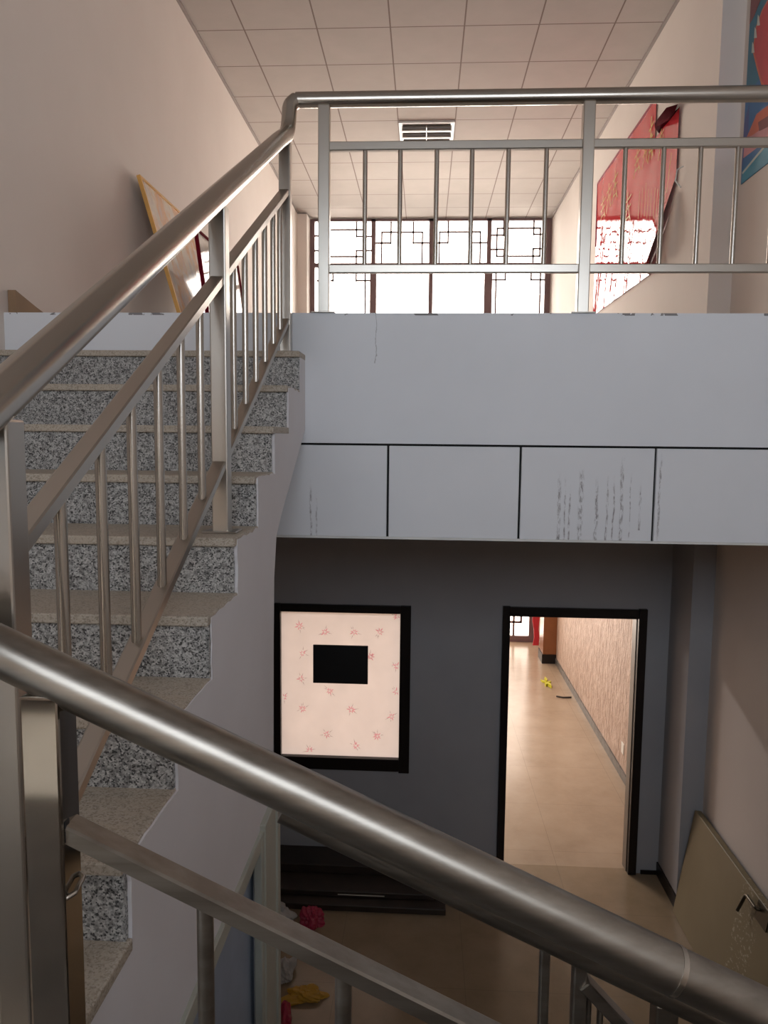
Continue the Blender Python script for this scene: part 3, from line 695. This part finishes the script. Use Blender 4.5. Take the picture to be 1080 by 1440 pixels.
# ------------------------------------------------------------------ lower hall things
# door leaf lying on its long edge against the right wall
leaf = thing('door_leaf', (1.9, 4.1, L), 'cream door leaf laid on its long edge, leaning on the lower right wall', 'door')
xb, xt, zt = 1.835, 1.955, -2.61
dv = Vector((xt-xb, zt-L)); nv = Vector((-dv.y, dv.x)).normalized()
mb = MB(); mb.prism([(xb, L+.001), (xb+.045, L+.001), (xt+.045, zt-.006), (xt, zt)], 'y', 3.18, 5.17); mb.bevel(.003, 1); mb.build('panel', M['leaf'], leaf)
def onleaf(b, d): p = Vector((xb, L))+dv*b+nv*d; return p.x, p.y
x1, z1_ = onleaf(.95, .03); x2, z2_ = onleaf(.93, .045); x3, z3_ = onleaf(.80, .05); x0, z0_ = onleaf(.95, 0)
MB().tube(rounded([(x0, 4.10, z0_), (x1, 4.10, z1_), (x1, 4.235, z1_), (x3, 4.25, z3_)], .02), .010, 10).build('lever_handle', M['brass'], leaf)
xa, za = onleaf(.86, .004); xc, zc = onleaf(1.0, .004)
MB().prism([(xa-.004, za), (xa+.006, za), (xc+.006, zc-.004), (xc-.004, zc-.004)], 'y', 4.0, 4.14).build('lock_plate', M['brass'], leaf)

# dark boards lying before the wall under the papered window
for i, (xa, xb_, ya, yb, z0_, z1_, lab) in enumerate((
        (-1.55, .20, 5.00, 5.34, 0, .045, 'dark wide board lying on the floor, lowest of the stack under the papered window'),
        (-1.45, .12, 5.10, 5.40, .046, .086, 'dark board lying in the middle of the stack under the papered window'),
        (-1.50, .04, 5.32, 5.58, .087, .15, 'thick dark board on top of the stack nearest the wall under the papered window'))):
    o = MB().box(xa, xb_, ya, yb, L+z0_, L+z1_).bevel(.004, 1).build('wooden_board', M['wood_dark']); tag(o, lab, 'board', 'boards stacked under the papered window')
    if i == 1: MB().box(-.58, -.24, 5.098, 5.0995, L+.06, L+.068).build('label_strip', M['paper'], o)

def crumple(name, mat, loc, sx_, sy_, sz_, seed, label, cat, group=None):
    bm = bmesh.new(); bmesh.ops.create_icosphere(bm, subdivisions=4, radius=1); q = random.Random(seed)
    k = [Vector((q.gauss(0, 1), q.gauss(0, 1), q.gauss(0, 1))).normalized() for _ in range(26)]
    for v in bm.verts:
        n = v.co.normalized(); d = 1
        for i, a in enumerate(k): d += (.34 if i % 2 else -.30)*max(0, n.dot(a))**14
        d += .10*math.sin(n.x*9+seed)*math.sin(n.y*11)+.07*math.sin(n.z*15+n.x*13)
        v.co *= d; v.co = Vector((v.co.x*sx_, v.co.y*sy_, max(v.co.z, -.5)*sz_))
    zmin = min(v.co.z for v in bm.verts)
    for v in bm.verts: v.co += Vector((loc[0], loc[1], loc[2]-zmin+ZC+.001))
    mb = MB(); mb.bm.free(); mb.bm = bm
    return tag(mb.build(name, mat), label, cat, group)
crumple('plastic_bag', M['bag'], (-.97, 4.86, L), .10, .10, .08, 1, 'crumpled white plastic bag on the lower floor beside the under-stair door frame', 'bag')
crumple('plastic_bag', M['pink'], (-.725, 4.86, L), .075, .08, .07, 2, 'crimson plastic bag on the lower floor right of the white one', 'bag')
crumple('plastic_bag', M['yellow'], (-.66, 4.17, L), .10, .06, .035, 4, 'flat yellow plastic bag on the lower floor nearer than the crimson one', 'bag')
crumple('plastic_bag', M['pink'], (-.75, 3.92, L), .045, .10, .05, 6, 'thin pink bag on the lower floor in front of the yellow one', 'bag')
crumple('plastic_bag', M['bag'], (-.83, 4.34, L), .05, .08, .06, 8, 'greyish white bag on the lower floor just left of the yellow one', 'bag')

# ------------------------------------------------------------------ room beyond the doorway
mb = MB(); mb.box(1.83, 2.028, 11.1, 11.45, L+.001, LC-.002)
col = thing('column', (1.93, 11.28, L), 'brown painted column with a black plinth beyond the doorway', 'column')
mb.build('shaft', M['brown_col'], col)
MB().box(1.815, 2.028, 11.085, 11.46, L+.0005, L+.14).build('plinth', M['black_wood'], col)
mb = MB()
pts = []
for k in range(9):
    z = L+.06+k*.13; wv = .02*math.sin(k*1.3); pts.append((1.79+wv, z))
for k in range(8, -1, -1):
    z = L+.06+k*.13; wv = .02*math.sin(k*1.3); pts.append((1.885+.01*math.sin(k*2), z))
mb.prism(pts, 'y', 11.86, 11.885); o = mb.build('hanging_cloth', M['red']); tag(o, 'red cloth strip hanging behind the brown column near the far glass door', 'cloth')
mb = MB()
for a, ln in ((.3, .16), (1.5, .13), (2.7, .17), (4.0, .12), (5.2, .15)):
    cx, cy = 1.74, 10.15; d = Vector((math.cos(a)*.45, math.sin(a)*1.5)); n = Vector((-d.y, d.x)).normalized()*.022
    mb.prism([(cx+d.x*.01, cy+d.y*.01), (cx+d.x*ln*.5+n.x, cy+d.y*ln*.5+n.y), (cx+d.x*ln, cy+d.y*ln), (cx+d.x*ln*.5-n.x, cy+d.y*ln*.5-n.y)], 'z', L+.001, L+.012+.03*abs(math.sin(a)))
tag(mb.build('fallen_leaf', M['yellow_green']), 'yellow leafy scrap lying on the tan floor beyond the doorway', 'leaf')
mb = MB(); mb.tube([(1.78, 9.62, L+.012), (1.86, 9.58, L+.012), (1.97, 9.60, L+.012)], .011, 6); tag(mb.build('wood_stick', M['wood_dark']), 'small dark stick lying on the floor against the papered wall beyond the doorway', 'stick')
o = MB().box(2.022, 2.0295, 7.27, 7.36, -3.13, -3.02).bevel(.003, 1).build('wall_outlet', M['outlet']); tag(o, 'cream socket plate low on the textured wallpaper beyond the doorway', 'socket')
